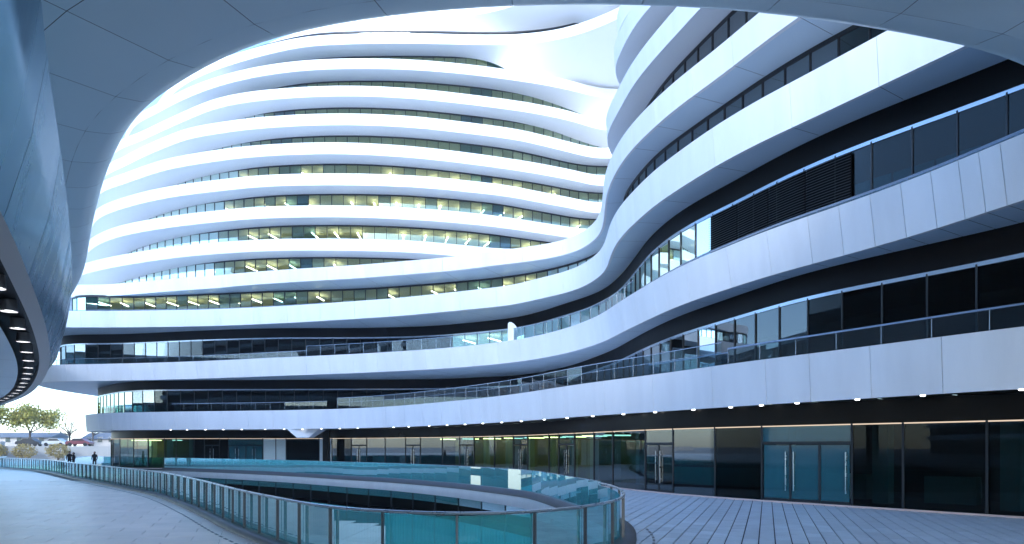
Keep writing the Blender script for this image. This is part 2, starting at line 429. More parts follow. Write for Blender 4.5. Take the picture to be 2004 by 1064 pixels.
def ribbon(key, lean, panel=None, pxs=None, soffit_mat='soffit', lip=0.6, gap=0.010):
    c = RIM[key]; zt, zb = ZT[key], ZB[key]
    bot = resample(offset(c, -lean), 0.5)
    inn = INN[key]
    i_ = ORDER.index(key)
    lipc = pair(c, offset(INN[ORDER[i_ + 1]], 0.1)) if i_ + 1 < len(ORDER) and key not in ('C', 'B', 'A') else offset(c, -2.2)
    if panel is None:
        rows = [z3(lipc, zt - 0.06), z3(offset(c, -0.06), zt)]
        o = MB().strip(rows).obj('ribbon', M['white'], bld, True)
        face = MB().strip([z3(c, zt - 0.03), z3(offset(c, -lean * 0.5), (zt + zb) / 2), z3(offset(c, -lean), zb)])
        face.strip([z3(offset(c, -0.06), zt), z3(c, zt - 0.03)])
        face.obj('fascia', M['white'], o, True)
        b2 = offset(c, -lean)
        iw = pair(b2, inn)
        # towards its ends the soffit dips to the ribbon below, so the windows run out in a point
        f = np.ones(len(c))
        pxs_ = b2[:, 0] / b2[:, 1] * F + 1002
        for tip, sgn in TIPS.get(key, ()):
            u = np.clip((pxs_ - tip) * sgn / {'A': 150.0, 'B': 280.0, 'C': 340.0}.get(key, 400.0), 0, 1)
            far_ = (b2[:, 1] > 55)
            f = np.where(far_, np.minimum(f, 1 - (1 - u) ** 2.6), f)
        below = ORDER[ORDER.index(key) - 1]
        zc = ZT[below] + 0.55
        zi = zc + (zb + 0.02 - zc) * f
        rtip = [t_ for t_, sg in TIPS.get(key, ()) if sg < 0]
        if rtip and key != 'C':
            near_ = pair(b2, offset(RIM[below], -1.0), 40)
            k_ = np.clip((pxs_ - (rtip[0] - 110)) / 200.0, 0, 1); k_ = (k_ * k_ * (3 - 2 * k_))[:, None]
            iw = iw * (1 - k_) + near_ * k_
            zi = zi - 0.5 * k_[:, 0]
        if key == 'T':
            near_ = pair(b2, offset(RIM[below], -1.6), 40)
            iw = near_
            e_ = np.clip((pxs_ - 1090) / 60.0, 0, 1) + np.clip((560 - pxs_) / 60.0, 0, 1)
            zi = ZT[below] + 1.25 - 1.3 * np.clip(e_, 0, 1)
        mid = b2 * 0.5 + iw * 0.5
        zm = zb + 0.01 + (zi - zb) * 0.42
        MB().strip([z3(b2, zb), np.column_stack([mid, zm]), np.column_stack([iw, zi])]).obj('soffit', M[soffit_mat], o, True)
        return o
    # panelled: a dark backing with separate face and soffit panels in front of it
    cb = offset(c, -0.07); bb = offset(c, -lean - 0.07); ii = pair(bb, inn)
    back = MB().strip([z3(lipc, zt - 0.09), z3(cb, zt - 0.03), z3(bb, zb + 0.07), z3(ii, zb + 0.07)])
    o = back.obj('ribbon', M['joint'], bld, True)
    b2 = offset(c, -lean)
    i2 = pair(b2, inn)
    a = arclen(c); n = len(c)
    def sub(arr, s):
        return np.stack([np.interp(s, a, arr[:, 0]), np.interp(s, a, arr[:, 1])], -1)
    K = cuts(c, panel, pxs)
    lp = lipc
    cap = MB().strip([z3(lp, zt - 0.05), z3(c, zt)]).obj('coping', M['white'], o, True)
    for s0, s1 in zip(K[:-1], K[1:]):
        if s1 - s0 < 0.1: continue
        m = max(2, int(math.ceil((s1 - s0) / 0.5)) + 1)
        t = np.linspace(s0 + gap, s1 - gap, m)
        tp, bt, it, lt = sub(c, t), sub(b2, t), sub(i2, t), sub(lp, t)
        md = (tp + bt) / 2
        p = MB()
        p.strip([z3(tp, zt - 0.004), z3(md, (zt + zb) / 2), z3(bt, zb)])
        p.strip([z3(bt, zb), z3(bt * 0.9 + it * 0.1, zb + 0.004)])
        # returned edges so the panel has thickness at its joints
        for e in (0, -1):
            q = np.array([*tp[e], zt - 0.01]), np.array([*bt[e], zb]); nrm = np.array([*normals(tp)[e], 0]) * 0.06
            p.add([q[0], q[1], q[1] - nrm, q[0] - nrm], [(0, 1, 2, 3)])
        p.obj('panel', M['white'], o, True)
        sp = MB().strip([z3(bt * 0.985 + it * 0.015, zb + 0.006), z3(bt * 0.5 + it * 0.5, zb + 0.012), z3(it, zb + 0.018)])
        sp.obj('soffit_panel', M[soffit_mat], o, True)
    return o

TIPS = {'H': [(95, 1)], 'G': [(95, 1)], 'Fl': [(120, 1)], 'E': [(155, 1)], 'D': [(205, 1)], 'C': [(265, 1), (1260, -1)], 'B': [(330, 1), (1200, -1)], 'A': [(425, 1), (1010, -1)], 'T': [(490, 1), (1160, -1)]}
R1PX = [1058, 1102, 1181, 1276, 1392, 1497, 1583, 1702, 1842]
R2PX = [256, 1276, 1341, 1421, 1500, 1580, 1641, 1702, 1762, 1821, 1875, 1915, 1957]
ribbon('R1', 0.12, 2.75, R1PX, 'bronze')
ribbon('R2', 0.30, 2.6, R2PX)
ribbon('R3', 0.15, 3.6, [225, 1100, 1205, 1290, 1394, 1545, 1715])
ribbon('R4', 0.12, 3.9, [247, 1100, 1235, 1279, 1352, 1431])
for k in ORDER[4:]:
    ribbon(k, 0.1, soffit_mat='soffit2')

# ---- window bands: bulkhead, head rail, panes, mullions, the rooms behind
PANES = []          # (share of the picture, builder) - the largest become parts, the rest is joined per band
def window_band(inner, z0, zh, zs, width, glass, room, ceil, depth=6.5, lights=None, offs=0.0, head=0.06, mull=0.05, special=None, deep=0.9):
    """inner: plan curve; z0 sill, zh head, zs soffit the bulkhead reaches up to"""
    c = resample(offset(inner, offs), 0.4)
    L = arclen(c)[-1]
    n = int(round(L / width))
    s = np.linspace(0, L, n + 1)
    P = at_s(c, s)
    N = np.stack([np.interp(s, arclen(c), normals(c)[:, k]) for k in (0, 1)], 1)
    N /= np.linalg.norm(N, axis=1)[:, None]
    hd = MB()
    co = offset(c, head); ci = offset(c, -0.12)
    if zs - zh > 0.2:
        hd.strip([z3(c, zh), z3(c, zs)])
    else:
        hd.strip([z3(c, zh), z3(c, zs + 0.02)])
    band = hd.obj('window_band', M['black'], bld, True)
    tr = MB().strip([z3(co, zh - 0.07), z3(co, zh + 0.07)]).strip([z3(c, zh - 0.07), z3(co, zh - 0.07)]).strip([z3(co, zh + 0.07), z3(c, zh + 0.07)])
    tr.obj('head_rail', M['trim'] if zs - zh > 0.2 else M['frame'], band, True)
    mb = MB()
    for i in range(n + 1):
        t = np.array([-N[i][1], N[i][0]])
        mb.box(P[i] + N[i] * 0.01, t, N[i], mull / 2, 0.06, z0, zh)
    mb.obj('mullion', M['frame'], band, False, 'stuff')
    cam2 = np.array([0.0, 0.0])
    for i in range(n):
        mid = (P[i] + P[i + 1]) / 2
        d = np.linalg.norm(mid)
        if mid[1] < 3: continue
        px = mid[0] / mid[1] * F + 1002
        t = (P[i + 1] - P[i]); t = t / np.linalg.norm(t)
        nn = np.array([t[1], -t[0]])
        facing = -(mid @ nn) / d
        wpx = np.linalg.norm(P[i + 1] - P[i]) * max(0.02, facing) * F / d
        seen = facing > 0.05 and -60 < px < 2080
        g = special(i, px) if special else None
        size = wpx * (zh - z0) * F / d if seen else 0
        PANES.append((size, band, P[i] + t * mull * 0.4, P[i + 1] - t * mull * 0.4, nn, z0, zh, g or glass))
    # roller blinds behind some of the panes
    if room in ('room', 'cool'):
        bm_ = MB()
        for i in range(n):
            if rng.random() < 0.16:
                h_ = (zh - z0) * (0.25 + 0.5 * rng.random())
                a_, b_ = P[i] - N[i] * 0.12, P[i + 1] - N[i + 1] * 0.12
                bm_.add([(*a_, zh - h_), (*b_, zh - h_), (*b_, zh), (*a_, zh)], [(0, 1, 2, 3)])
        if bm_.v: bm_.obj('roller_blind', M['shade'], band, False, 'stuff')
    # the room: ceiling, floor and back wall
    r1 = offset(c, -0.1); r2 = smooth(offset(c, -depth), 2.0)
    MB().strip([z3(r1, zh + 0.03), z3(r2, zh + 0.03)]).obj('ceiling', M[ceil], band)
    MB().strip([z3(r1, z0 - 0.3), z3(r2, z0 - 0.3)]).obj('floor', M['cool'], band)
    MB().strip([z3(r2, z0 - 0.3), z3(r2, zh + 0.03)]).obj('back_wall', M[room], band)
    if lights:
        every, px0, px1 = lights
        base = MB().hexa([(-0.05, 0, 0), (0.05, 0, 0), (0.05, 1.9, 0), (-0.05, 1.9, 0)], [(-0.05, 0, 0.08), (0.05, 0, 0.08), (0.05, 1.9, 0.08), (-0.05, 1.9, 0.08)])
        me = None
        for x in np.arange(width * 0.5, L, every):
            if rng.random() < 0.3: continue
            p = at_s(c, x); i = min(n, int(x / width))
            px = p[0] / p[1] * F + 1002
            if p[1] < 5 or not (px0 < px < px1) or -(p @ N[i]) < 0: continue
            q = p - N[i] * (deep + rng.random() * 0.25)
            if me is None:
                o = base.obj('light_strip', M['tube'], None); me = o.data
            else:
                o = bpy.data.objects.new('light_strip', me); COL.objects.link(o)
            o.parent = band
            o.location = (q[0], q[1], zh - 0.42)
            o.rotation_euler = (0, 0, math.atan2(-N[i][1], -N[i][0]) - math.pi / 2)
    return band

def sp_tower(lv):
    r = random.Random(lv)
    marks = {j for j in range(400) if (j + lv * 0) % 17 in (5, 6)}
    return lambda i, px: 'g_dark' if px > 1192 else ('g_mid' if i in marks else None)
# lower public floors (dark glass), then the offices
def sp_r2(i, px):
    if 1354 < px < 1388: return 'g_sky'
    if 1112 < px < 1134: return 'blind'  # an opaque, plain white pane
    if px > 1664: return 'g_dark'
    if px > 1388: return 'g_black'
    return 'g_tower' if 880 < px < 1354 else None
def sp_r1(i, px):
    if 1374 < px < 1414: return 'g_sky'
    if 175 < px < 262: return 'g_tower'
    if px > 1414: return 'g_black'
    return None
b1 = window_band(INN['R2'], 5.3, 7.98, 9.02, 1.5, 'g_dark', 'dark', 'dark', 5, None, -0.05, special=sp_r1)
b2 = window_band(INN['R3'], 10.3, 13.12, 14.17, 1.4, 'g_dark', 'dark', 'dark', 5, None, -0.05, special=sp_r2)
sa, sb = s_at_px(INN['R3'], 880), s_at_px(INN['R3'], 1352)
wq = seg(INN['R3'], sa, sb)
lq, lb = offset(wq, -0.25), offset(wq, -4.2)
MB().strip([z3(lq, 13.08), z3(lb, 13.08)]).obj('ceiling', M['ceil'], b2)
MB().strip([z3(lb, 10.2), z3(lb, 13.08)]).obj('back_wall', M['room'], b2)
for x in np.arange(1.0, arclen(wq)[-1], 2.8):
    p = at_s(wq, x); i = int(np.argmin(((wq - p) ** 2).sum(1))); nn = normals(wq)[i]; t = np.array([-nn[1], nn[0]])
    MB().box(p - nn * 2.1, t, nn, 0.05, 1.2, 12.62, 12.70).obj('light_strip', M['tube'], b2)
b3 = window_band(INN['R4'], 15.4, 17.95, 18.06, 1.22, 'g_tower', 'room', 'ceil', 6.5, (2.44, 100, 1175), -0.05, special=sp_tower(3))
for i in range(4, len(ORDER)):
    k, below = ORDER[i], ORDER[i - 1]
    lit = (2.44, 200 - 8 * i, 1175)
    low = k in ('H', 'G', 'Fl', 'E')
    wc = INN[k]
    if k == 'T':
        wc = resample(offset(RIM['A'], -1.7), 0.5)
        q = wc[:, 0] / wc[:, 1] * F + 1002
        wc = wc[(q > 470) & (q < 1150) & (wc[:, 1] > 60)]
        window_band(wc, ZT['A'] - 0.3, ZT['A'] + 1.2, ZT['A'] + 1.3, 1.22, 'g_dark', 'cool', 'cool', 5.0)
        continue
    for tip, sgn in TIPS.get(k, ()):
        if sgn < 0:
            q = wc[:, 0] / wc[:, 1] * F + 1002
            stop = np.nonzero(q > tip - 6)[0]
            if len(stop): wc = wc[:stop[0]]
    window_band(wc, ZT[below] - 0.35, ZB[k] - 0.06, ZB[k] + 0.03, 1.22, 'g_tower', 'room' if low else 'cool', 'ceil' if low else 'cool', 6.0, lit, -0.05, special=sp_tower(i), deep=0.9 if low else 2.9)  # upper floors: unseen lamps added deep inside to brighten the windows

# ---- ground floor: shop front with doors
WALL = resample(INN['R1'], 0.3)
ZS, ZF = 2.98, G0 + 0.06
gf = MB().strip([z3(WALL, ZS), z3(WALL, 3.86)]).obj('shop_front', M['bronze'], bld, True)
wo_ = offset(WALL, 0.05)
MB().strip([z3(wo_, ZS - 0.05), z3(wo_, ZS - 0.005)]).strip([z3(WALL, ZS - 0.05), z3(wo_, ZS - 0.05)]).obj('led_line', M['led'], gf, True)
MB().strip([z3(offset(WALL, 0.14), G0), z3(offset(WALL, 0.14), ZF), z3(offset(WALL, -0.1), ZF)]).obj('sill', M['pink'], gf, True)
r1 = offset(WALL, -0.15); r2 = smooth(offset(WALL, -7), 2.5)
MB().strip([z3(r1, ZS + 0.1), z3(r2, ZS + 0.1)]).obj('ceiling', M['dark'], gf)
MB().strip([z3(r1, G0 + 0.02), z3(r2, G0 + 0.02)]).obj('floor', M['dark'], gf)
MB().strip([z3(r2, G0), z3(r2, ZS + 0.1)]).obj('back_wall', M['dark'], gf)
for q0, q1 in ((835, 1165), (232, 335)):  # lit rooms added to stand in for golden reflections in the glass
    wq = seg(WALL, s_at_px(WALL, q0), s_at_px(WALL, q1))
    lq, lb = offset(wq, -0.2), offset(wq, -3.6)
    MB().strip([z3(lq, ZS + 0.04), z3(lb, ZS + 0.04)]).obj('ceiling', M['ceil'], gf)
    MB().strip([z3(lb, G0), z3(lb, ZS + 0.04)]).obj('back_wall', M['lobby'], gf)
    for x in np.arange(0.8, arclen(wq)[-1], 3.1):
        p = at_s(wq, x); i = int(np.argmin(((wq - p) ** 2).sum(1))); nn = normals(wq)[i]; t = np.array([-nn[1], nn[0]])
        MB().box(p - nn * 1.9, t, nn, 0.06, 0.9, ZS - 0.22, ZS - 0.14).obj('light_strip', M['tube2'], gf)
        MB().box(p - nn * 2.9 + t * 1.1, t, nn, 0.22, 0.22, G0, ZS).obj('inner_column', M['soffit'], gf)
for x in np.arange(arclen(WALL)[-1] - 22, arclen(WALL)[-1], 4.3):
    p = at_s(WALL, x); i = int(np.argmin(((WALL - p) ** 2).sum(1))); nn = normals(WALL)[i]; t = np.array([-nn[1], nn[0]])
    MB().box(p - nn * 2.6, t, nn, 0.3, 0.3, G0, ZS).obj('inner_column', M['cool'], gf)
    MB().box(p - nn * 4.5 + t * 1.9, t, nn, 0.9, 0.35, G0, 0.9).obj('inner_counter', M['cool'], gf)
MPX = [1932, 1768, 1668, 1492, 1400, 1318, 1264, 1200, 1163, 1125, 1094, 1075, 1033, 1005, 968, 928, 900, 866, 823, 794, 754, 718, 688, 650, 625, 560, 540, 515, 447, 430, 400, 380, 345, 322, 290, 262, 235]
DOORS = {(1668, 1492): 3, (1318, 1264): 2, (1125, 1094): 2, (718, 688): 2, (515, 447): 4, (430, 400): 2, (1033, 1005): 2, (928, 900): 2, (823, 794): 2}
def wall_pt(s):
    p = at_s(WALL, s); q = at_s(WALL, s + 0.2) - at_s(WALL, s - 0.2); q = q / np.linalg.norm(q)
    return p, q, np.array([q[1], -q[0]])
SM = [s_at_px(WALL, x) for x in MPX]
Lw = arclen(WALL)[-1]
SR = [SM[0] + k * 2.4 for k in range(5, 0, -1) if SM[0] + k * 2.4 < Lw]
SL = [SM[-1] - k * 2.2 for k in range(1, 8) if SM[-1] - k * 2.2 > 0]
ALLS = SR + SM + SL
mb = MB()
for s in ALLS:
    p, t, nn = wall_pt(s)
    mb.box(p, t, nn, 0.035, 0.06, ZF, ZS)
mb.obj('mullion', M['frame'], gf, False, 'stuff')
def pane_box(a, b, nn, z0, z1, th=0.02):
    m = MB()
    q = [a + nn * th, b + nn * th, b, a]
    return m.hexa([(*p, z0) for p in q[::-1]], [(*p, z1) for p in q[::-1]])
for j in range(len(ALLS) - 1):
    s1, s0 = ALLS[j], ALLS[j + 1]
    px = None
    key = None
    jj = j - len(SR)
    if 0 <= jj < len(MPX) - 1: key = (MPX[jj], MPX[jj + 1])
    a, t, nn = wall_pt(s0 + 0.04); b, _, _ = wall_pt(s1 - 0.04)
    t = (b - a) / np.linalg.norm(b - a); nn = np.array([t[1], -t[0]])
    if key == (650, 625) or key in ((560, 540), (540, 515)):
        pane_box(a, b, nn, ZF, ZS).obj('wall_panel', M['soffit'] if key == (650, 625) else M['over'], gf); continue
    if key in DOORS:
        nd = DOORS[key]
        zt = 2.19
        pane_box(a, b, nn, zt + 0.12, ZS - 0.05).obj('transom', M['g_door' if nd >= 3 else 'g_shop'], gf)
        fr = MB(); c = (a + b) / 2; hl = np.linalg.norm(b - a) / 2
        fr.box(c, t, nn, hl, 0.06, zt, zt + 0.12)
        w_ = 2 * hl / nd
        for k in range(nd + 1):
            if 0 < k < nd: fr.box(a + t * w_ * k, t, nn, 0.04, 0.05, ZF, zt)
        fr.obj('door_frame', M['frame'], gf)
        for k in range(nd):
            d0, d1 = a + t * (w_ * k + 0.05), a + t * (w_ * (k + 1) - 0.05)
            d = pane_box(d0, d1, nn, ZF + 0.12, zt - 0.02).obj('door', M['g_door' if nd >= 3 else 'g_shop'], gf)
            hx = d1 - t * 0.12 if k % 2 == 0 else d0 + t * 0.12
            hm = MB().box(hx + nn * 0.09, t, nn, 0.018, 0.018, 0.3, 1.9).box(hx + nn * 0.05, t, nn, 0.012, 0.05, 0.5, 0.53).box(hx + nn * 0.05, t, nn, 0.012, 0.05, 1.7, 1.73)
            hm.obj('door_handle', M['steel'], gf)
            MB().box((d0 + d1) / 2, t, nn, np.linalg.norm(d1 - d0) / 2, 0.04, ZF, ZF + 0.11).obj('kick_plate', M['frame'], gf)
        continue
    pane_box(a, b, nn, ZF, ZS - 0.05).obj('pane', M['g_lobby' if key and (835 < key[0] < 1170 or key[0] < 340) else 'g_shop'], gf)

# panes: the 260 that show largest are parts of their own, the rest is one joined part per band
PANES.sort(key=lambda q: -q[0])
rest = {}
for k, (size, band, a, b, nn, z0, z1, g) in enumerate(PANES):
    if k < 255 and size > 60:
        pane_box(a, b, nn, z0, z1).obj('pane', M[g], band)
    else:
        key = (band.name, g)
        rest.setdefault(key, (band, g, MB()))
        q = [a + nn * 0.02, b + nn * 0.02, b, a]
        rest[key][2].hexa([(*p, z0) for p in q[::-1]], [(*p, z1) for p in q[::-1]])
for band, g, m in rest.values():
    m.obj('pane', M[g], band, False, 'stuff')

# ---- downlights under the lowest ribbon
c = offset(RIM['R1'], -0.28)
dl = None
for px in [334, 366, 402, 437, 473, 519, 556, 592, 629, 665, 700, 770, 800, 840, 875, 910, 945, 982, 1020, 1065, 1110, 1160, 1220, 1282, 1357, 1430, 1490, 1560, 1678, 1806, 2000]:
    s = s_at_px(c, px)
    p = at_s(c, s)
    if dl is None:
        bm = bmesh.new(); bmesh.ops.create_cone(bm, cap_ends=True, segments=16, radius1=0.075, radius2=0.085, depth=0.05)
        dl = bpy.data.meshes.new('downlight'); bm.to_mesh(dl); bm.free(); dl.materials.append(M['lamp'])
    o = bpy.data.objects.new('downlight', dl); link(o, gf); o.location = (p[0], p[1], ZB['R1'] - 0.01)

# ---- the white drop below the ribbon, where a column meets it
s = s_at_px(offset(RIM['R1'], -0.5), 593); p = at_s(offset(RIM['R1'], -0.5), s)
m = MB()
for (x0, x1, zz), (x2, x3, z2) in [((-1.55, 1.55, 3.815), (-0.62, 0.55, 2.98))]:
    m.hexa([(p[0] + x2, p[1], z2), (p[0] + x3, p[1], z2), (p[0] + x3, p[1] + 1.6, z2), (p[0] + x2, p[1] + 1.6, z2)],
           [(p[0] + x0, p[1], zz), (p[0] + x1, p[1], zz), (p[0] + x1, p[1] + 2.6, zz), (p[0] + x0, p[1] + 2.6, zz)])
m.obj('column_head', M['white'], bld)
MB().box((p[0] + 1.4, p[1] + 3.2), (1, 0), (0, 1), 0.3, 0.3, G0, 3.8).obj('column', M['bronze'], bld)

# ---- louvres on the second floor
cL = offset(INN['R3'], 0.02)
sA, sB = s_at_px(cL, 1390), s_at_px(cL, 1668)
nb = 4
for k in range(nb):
    a_, b_ = sA + (sB - sA) * k / nb + 0.03, sA + (sB - sA) * (k + 1) / nb - 0.03
    q = seg(cL, a_, b_)
    m = MB().strip([z3(q, 10.9), z3(q, 13.02)])
    lv = m.obj('louvre', M['black'], bld)
    m = MB()
    for z in np.arange(10.95, 13.0, 0.105):
        o1, o2 = offset(q, 0.03), offset(q, 0.12)
        m.strip([z3(o1, z + 0.06), z3(o2, z), z3(o2, z - 0.012), z3(o1, z + 0.045)])
    m.obj('slat', M['frame'], lv, False, 'stuff')

# ---- pale lower panels, imitating a reflection, behind the second-floor glass beyond the louvres
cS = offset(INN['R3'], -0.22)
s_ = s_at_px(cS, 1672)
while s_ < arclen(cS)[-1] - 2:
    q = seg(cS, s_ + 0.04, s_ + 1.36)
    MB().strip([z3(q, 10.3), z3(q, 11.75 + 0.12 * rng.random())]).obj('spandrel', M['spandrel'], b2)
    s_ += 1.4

# ---- balcony railings
def tube(c3, r, seg_=8):
    """tube along a 3D polyline, roughly horizontal"""
    c3 = np.asarray(c3, float)
    t = np.gradient(c3, axis=0); t /= np.linalg.norm(t, axis=1)[:, None]
    up = np.array([0, 0, 1.0])
    sd_ = np.cross(t, up); sd_ /= np.linalg.norm(sd_, axis=1)[:, None]
    u2 = np.cross(sd_, t)
    rows = [c3 + r * (math.cos(a) * sd_ + math.sin(a) * u2) for a in np.linspace(0, 2 * math.pi, seg_ + 1)]
    return MB().strip(rows)

def railing(cc, px0, px1, z0, z1, pane_len, mid=None, r=0.03, gl='g_balc'):
    s0, s1 = s_at_px(cc, px0), s_at_px(cc, px1)
    if px1 > 2000: s1 = arclen(cc)[-1] - 4
    if s0 is None: s0 = 3.0
    if s1 is None: s1 = arclen(cc)[-1] - 4
    q = seg(cc, s0, s1, 0.5)
    o = tube(z3(q, z1), r).obj('railing', M['trim'], bld, True)
    if mid: tube(z3(q, mid), r * 0.6, 6).obj('mid_rail', M['trim'], o, True)
    n = max(1, int((s1 - s0) / pane_len))
    m = MB(); pm = MB()
    for k in range(n):
        a, b = at_s(cc, s0 + (s1 - s0) * k / n + 0.01), at_s(cc, s0 + (s1 - s0) * (k + 1) / n - 0.01)
        t = (b - a) / np.linalg.norm(b - a); nn = np.array([t[1], -t[0]])
        m.add([(*a, z0), (*b, z0), (*b, z1), (*a, z1)], [(0, 1, 2, 3)])
        pm.box(a, t, nn, 0.012, 0.02, z0, z1)
    m.obj('glass_panel', M[gl], o, False, 'stuff')
    pm.obj('baluster', M['trim'], o, False, 'stuff')
    return o
railing(offset(RIM['R1'], -0.45), 660, 1412, 5.6, 6.72, 1.5, 6.3, 0.022)
railing(offset(RIM['R1'], -0.6), 1425, 2100, 5.6, 6.42, 1.7, None, 0.045)
railing(offset(RIM['R1'], -0.9), 1270, 1425, 5.6, 6.3, 1.7, None, 0.035)
railing(offset(RIM['R1'], -1.6), 195, 640, 5.6, 6.55, 1.6, None, 0.03)
railing(offset(RIM['R2'], -1.6), 110, 600, 10.65, 11.5, 1.6, None, 0.03)
railing(offset(RIM['R2'], -0.5), 600, 1240, 10.65, 11.75, 1.5, None, 0.022)
railing(offset(RIM['R2'], -0.55), 1250, 2100, 10.65, 11.02, 1.7, None, 0.05)
railing(offset(RIM['R3'], -0.8), 120, 640, 15.7, 15.98, 1.22, None, 0.025)

# ---- rounded white cabinet standing on the second-floor balcony
q = at_s(RIM['R2'], s_at_px(RIM['R2'], 1003)) + np.array([0, 0.9])
cab = thing('white_cabinet', 'white cabinet with a slanting rounded top on the second balcony', 'cabinet', (q[0], q[1], 10.65))
prof = [(-0.38, 0), (0.38, 0), (0.38, 1.05), (0.30, 1.28), (0.12, 1.48), (-0.08, 1.60), (-0.26, 1.62), (-0.36, 1.52), (-0.38, 1.36)]
n = len(prof)
m = MB().add([(x, -0.3, z) for x, z in prof] + [(x, 0.3, z) for x, z in prof],
             [tuple(range(n)), tuple(range(2 * n - 1, n - 1, -1))] + [(i, n + i, n + (i + 1) % n, (i + 1) % n) for i in range(n)])
m.obj('body', M['blind'], cab, local=True)
MB().box((0, -0.31), (1, 0), (0, 1), 0.30, 0.01, 0.08, 1.0).obj('door', M['white'], cab, local=True)

# ------------------------------------------------------------------ the building overhead
ov = thing('overhead_building', 'grey panelled building whose rounded underside hangs over the viewer', 'building', (0, 5, 12.1))
EDGE = curve([W(-75, 92), W(-45, 64), (145, 560), (170, 440), (196, 340), (252, 235), (345, 162), (420, 118), (500, 81), (580, 58), (700, 38), (815, 22), (1000, 10), (1200, 8), (1350, 12), (1500, 24), (1740, 60), (2004, 122), W(24, 26), W(40, 42)], 12.4, 1.5, 0.4)
EDGE = resample(offset(EDGE, -0.27), 0.4)
prof = [(0.0, 12.74), (0.05, 12.66), (0.25, 12.42), (0.62, 12.22), (1.3, 12.1)]
rows_off = [1.3, 3.7, 6.7, 9.9, 13.5, 17.5, 22.0, 27.0, 33.0]
a_ = arclen(EDGE); Nn = normals(EDGE)
def esub(s, d):
    p = np.stack([np.interp(s, a_, EDGE[:, 0]), np.interp(s, a_, EDGE[:, 1])], -1)
    q = np.stack([np.interp(s, a_, Nn[:, 0]), np.interp(s, a_, Nn[:, 1])], -1)
    q /= np.linalg.norm(q, axis=1)[:, None]
    return p + q * d
sA = s_at_px(EDGE, 420)
K = np.concatenate([np.arange(sA, 0, -2.9)[::-1], np.arange(sA, a_[-1], 2.9)[1:]])
back = MB().strip([z3(EDGE, 12.80), z3(offset(EDGE, 1.3), 12.17)] + [z3(offset(EDGE, d), 12.17) for d in rows_off[1:]] )
slab = back.obj('deck', M['joint'], ov)
MB().strip([z3(EDGE, 12.9), z3(offset(EDGE, 12), 13.6), z3(offset(EDGE, 45), 13.6)]).obj('deck_top', M['over'], ov)
g = 0.009
for s0, s1 in zip(K[:-1], K[1:]):
    t = np.linspace(s0 + g, s1 - g, 5)
    MB().strip([z3(esub(t, d), z) for d, z in [(0.16, 13.0)] + prof]).obj('edge_panel', M['over'], ov, True)
    for d0, d1 in zip(rows_off[:-1], rows_off[1:]):
        mid = esub(np.array([(s0 + s1) / 2]), (d0 + d1) / 2)[0]
        if mid[1] < -14: continue
        tt = np.linspace(s0 + g, s1 - g, 3)
        MB().strip([z3(esub(tt, d0 + g), 12.1), z3(esub(tt, (d0 + d1) / 2), 12.1), z3(esub(tt, d1 - g), 12.1)]).obj('panel', M['over'], ov, True)
# the low storey on the bridge, and the tower added unseen behind the viewer to block the sun
FB = offset(EDGE, 3.0)[::4]
FB = FB[(FB[:, 1] < 30)]
MB().strip([z3(FB, 13.0), z3(FB, 16.5), z3(offset(FB, 8), 16.5), z3(offset(FB, 8), 13.0)]).obj('bridge_storey', M['frame'], ov)
FR = curve([W(-190, -66), W(-130, -62), W(-80, -60), W(-45, -62), W(-24, -70)], 0, 4.0, 3.0)
HT = 88.0
m = MB().strip([z3(FR, 0.0), z3(FR, HT)])
BK = FR * np.array([1, 0]) + np.array([0, -95])
m.strip([z3(FR, HT), z3(BK, HT), z3(BK, 0.0)])
e0, e1 = FR[0], FR[-1]
m.add([(*e0, 0), (e0[0], -95, 0), (e0[0], -95, HT), (*e0, HT)], [(0, 1, 2, 3)])
m.add([(*e1, 0), (e1[0], -95, 0), (e1[0], -95, HT), (*e1, HT)], [(0, 1, 2, 3)])
m.obj('tower', M['frame'], ov)  # unseen mass added to keep the sun off the lower ribbons
for z in np.arange(4.0, HT, 3.9):  # white bands on the added sun-blocking mass
    o = offset(FR, -0.9) if normals(FR)[5][1] < 0 else offset(FR, 0.9)
    MB().strip([z3(FR, z), z3(o, z), z3(o, z + 1.5), z3(FR, z + 1.5)]).obj('ribbon', M['white'], ov, True)

# ------------------------------------------------------------------ polished wing beside the walkway
wing = thing('curved_wing', 'polished metal wing with a row of downlights curving beside the walkway', 'building', (-8, 11, 5.1))
ZLB, ZLT = 5.1, 7.4
LB = curve([W(-9, -30), W(-4.4, -8), W(-3.6, 0), W(-4.6, 5.2), (0, 420), (25, 455), (50, 525), (70, 577), (87, 627), (97, 677), (97, 712), (85, 742), (55, 772), (0, 794), W(-62, 76)], ZLB, 1.4, 0.4)
LT = curve([W(-7.5, -30), W(-3.4, -8), W(-2.7, 0), W(-3.7, 5), (75, 0), (92, 120), (110, 230), (122, 320), (135, 420), (140, 500), (141, 560), (131, 630), (118, 676), (104, 712), W(-37.5, 53), W(-62, 78.5)], ZLT, 1.4, 0.4)
LTp = pair(LB, LT)
bk = MB().strip([z3(offset(LTp, -0.05), ZLT - 0.02), z3(offset(LB, -0.05), ZLB + 0.04)]).obj('wing_frame', M['joint'], wing)
a_l = arclen(LB)
def lsub(arr, t):
    return np.stack([np.interp(t, a_l, arr[:, 0]), np.interp(t, a_l, arr[:, 1])], -1)
K = np.arange(0.5, a_l[-1], 3.6)
for s0, s1 in zip(K[:-1], K[1:]):
    t = np.linspace(s0 + 0.014, s1 - 0.014, 9)
    lo, hi = lsub(LB, t), lsub(LTp, t)
    nn_ = normals(lo)
    md = (lo + hi) / 2 + nn_ * 0.06
    MB().strip([z3(hi - nn_ * 0.12, ZLT + 0.05), z3(hi, ZLT), z3(md, (ZLB + ZLT) / 2), z3(lo, ZLB)]).obj('fascia_panel', M['alu'], wing, True)
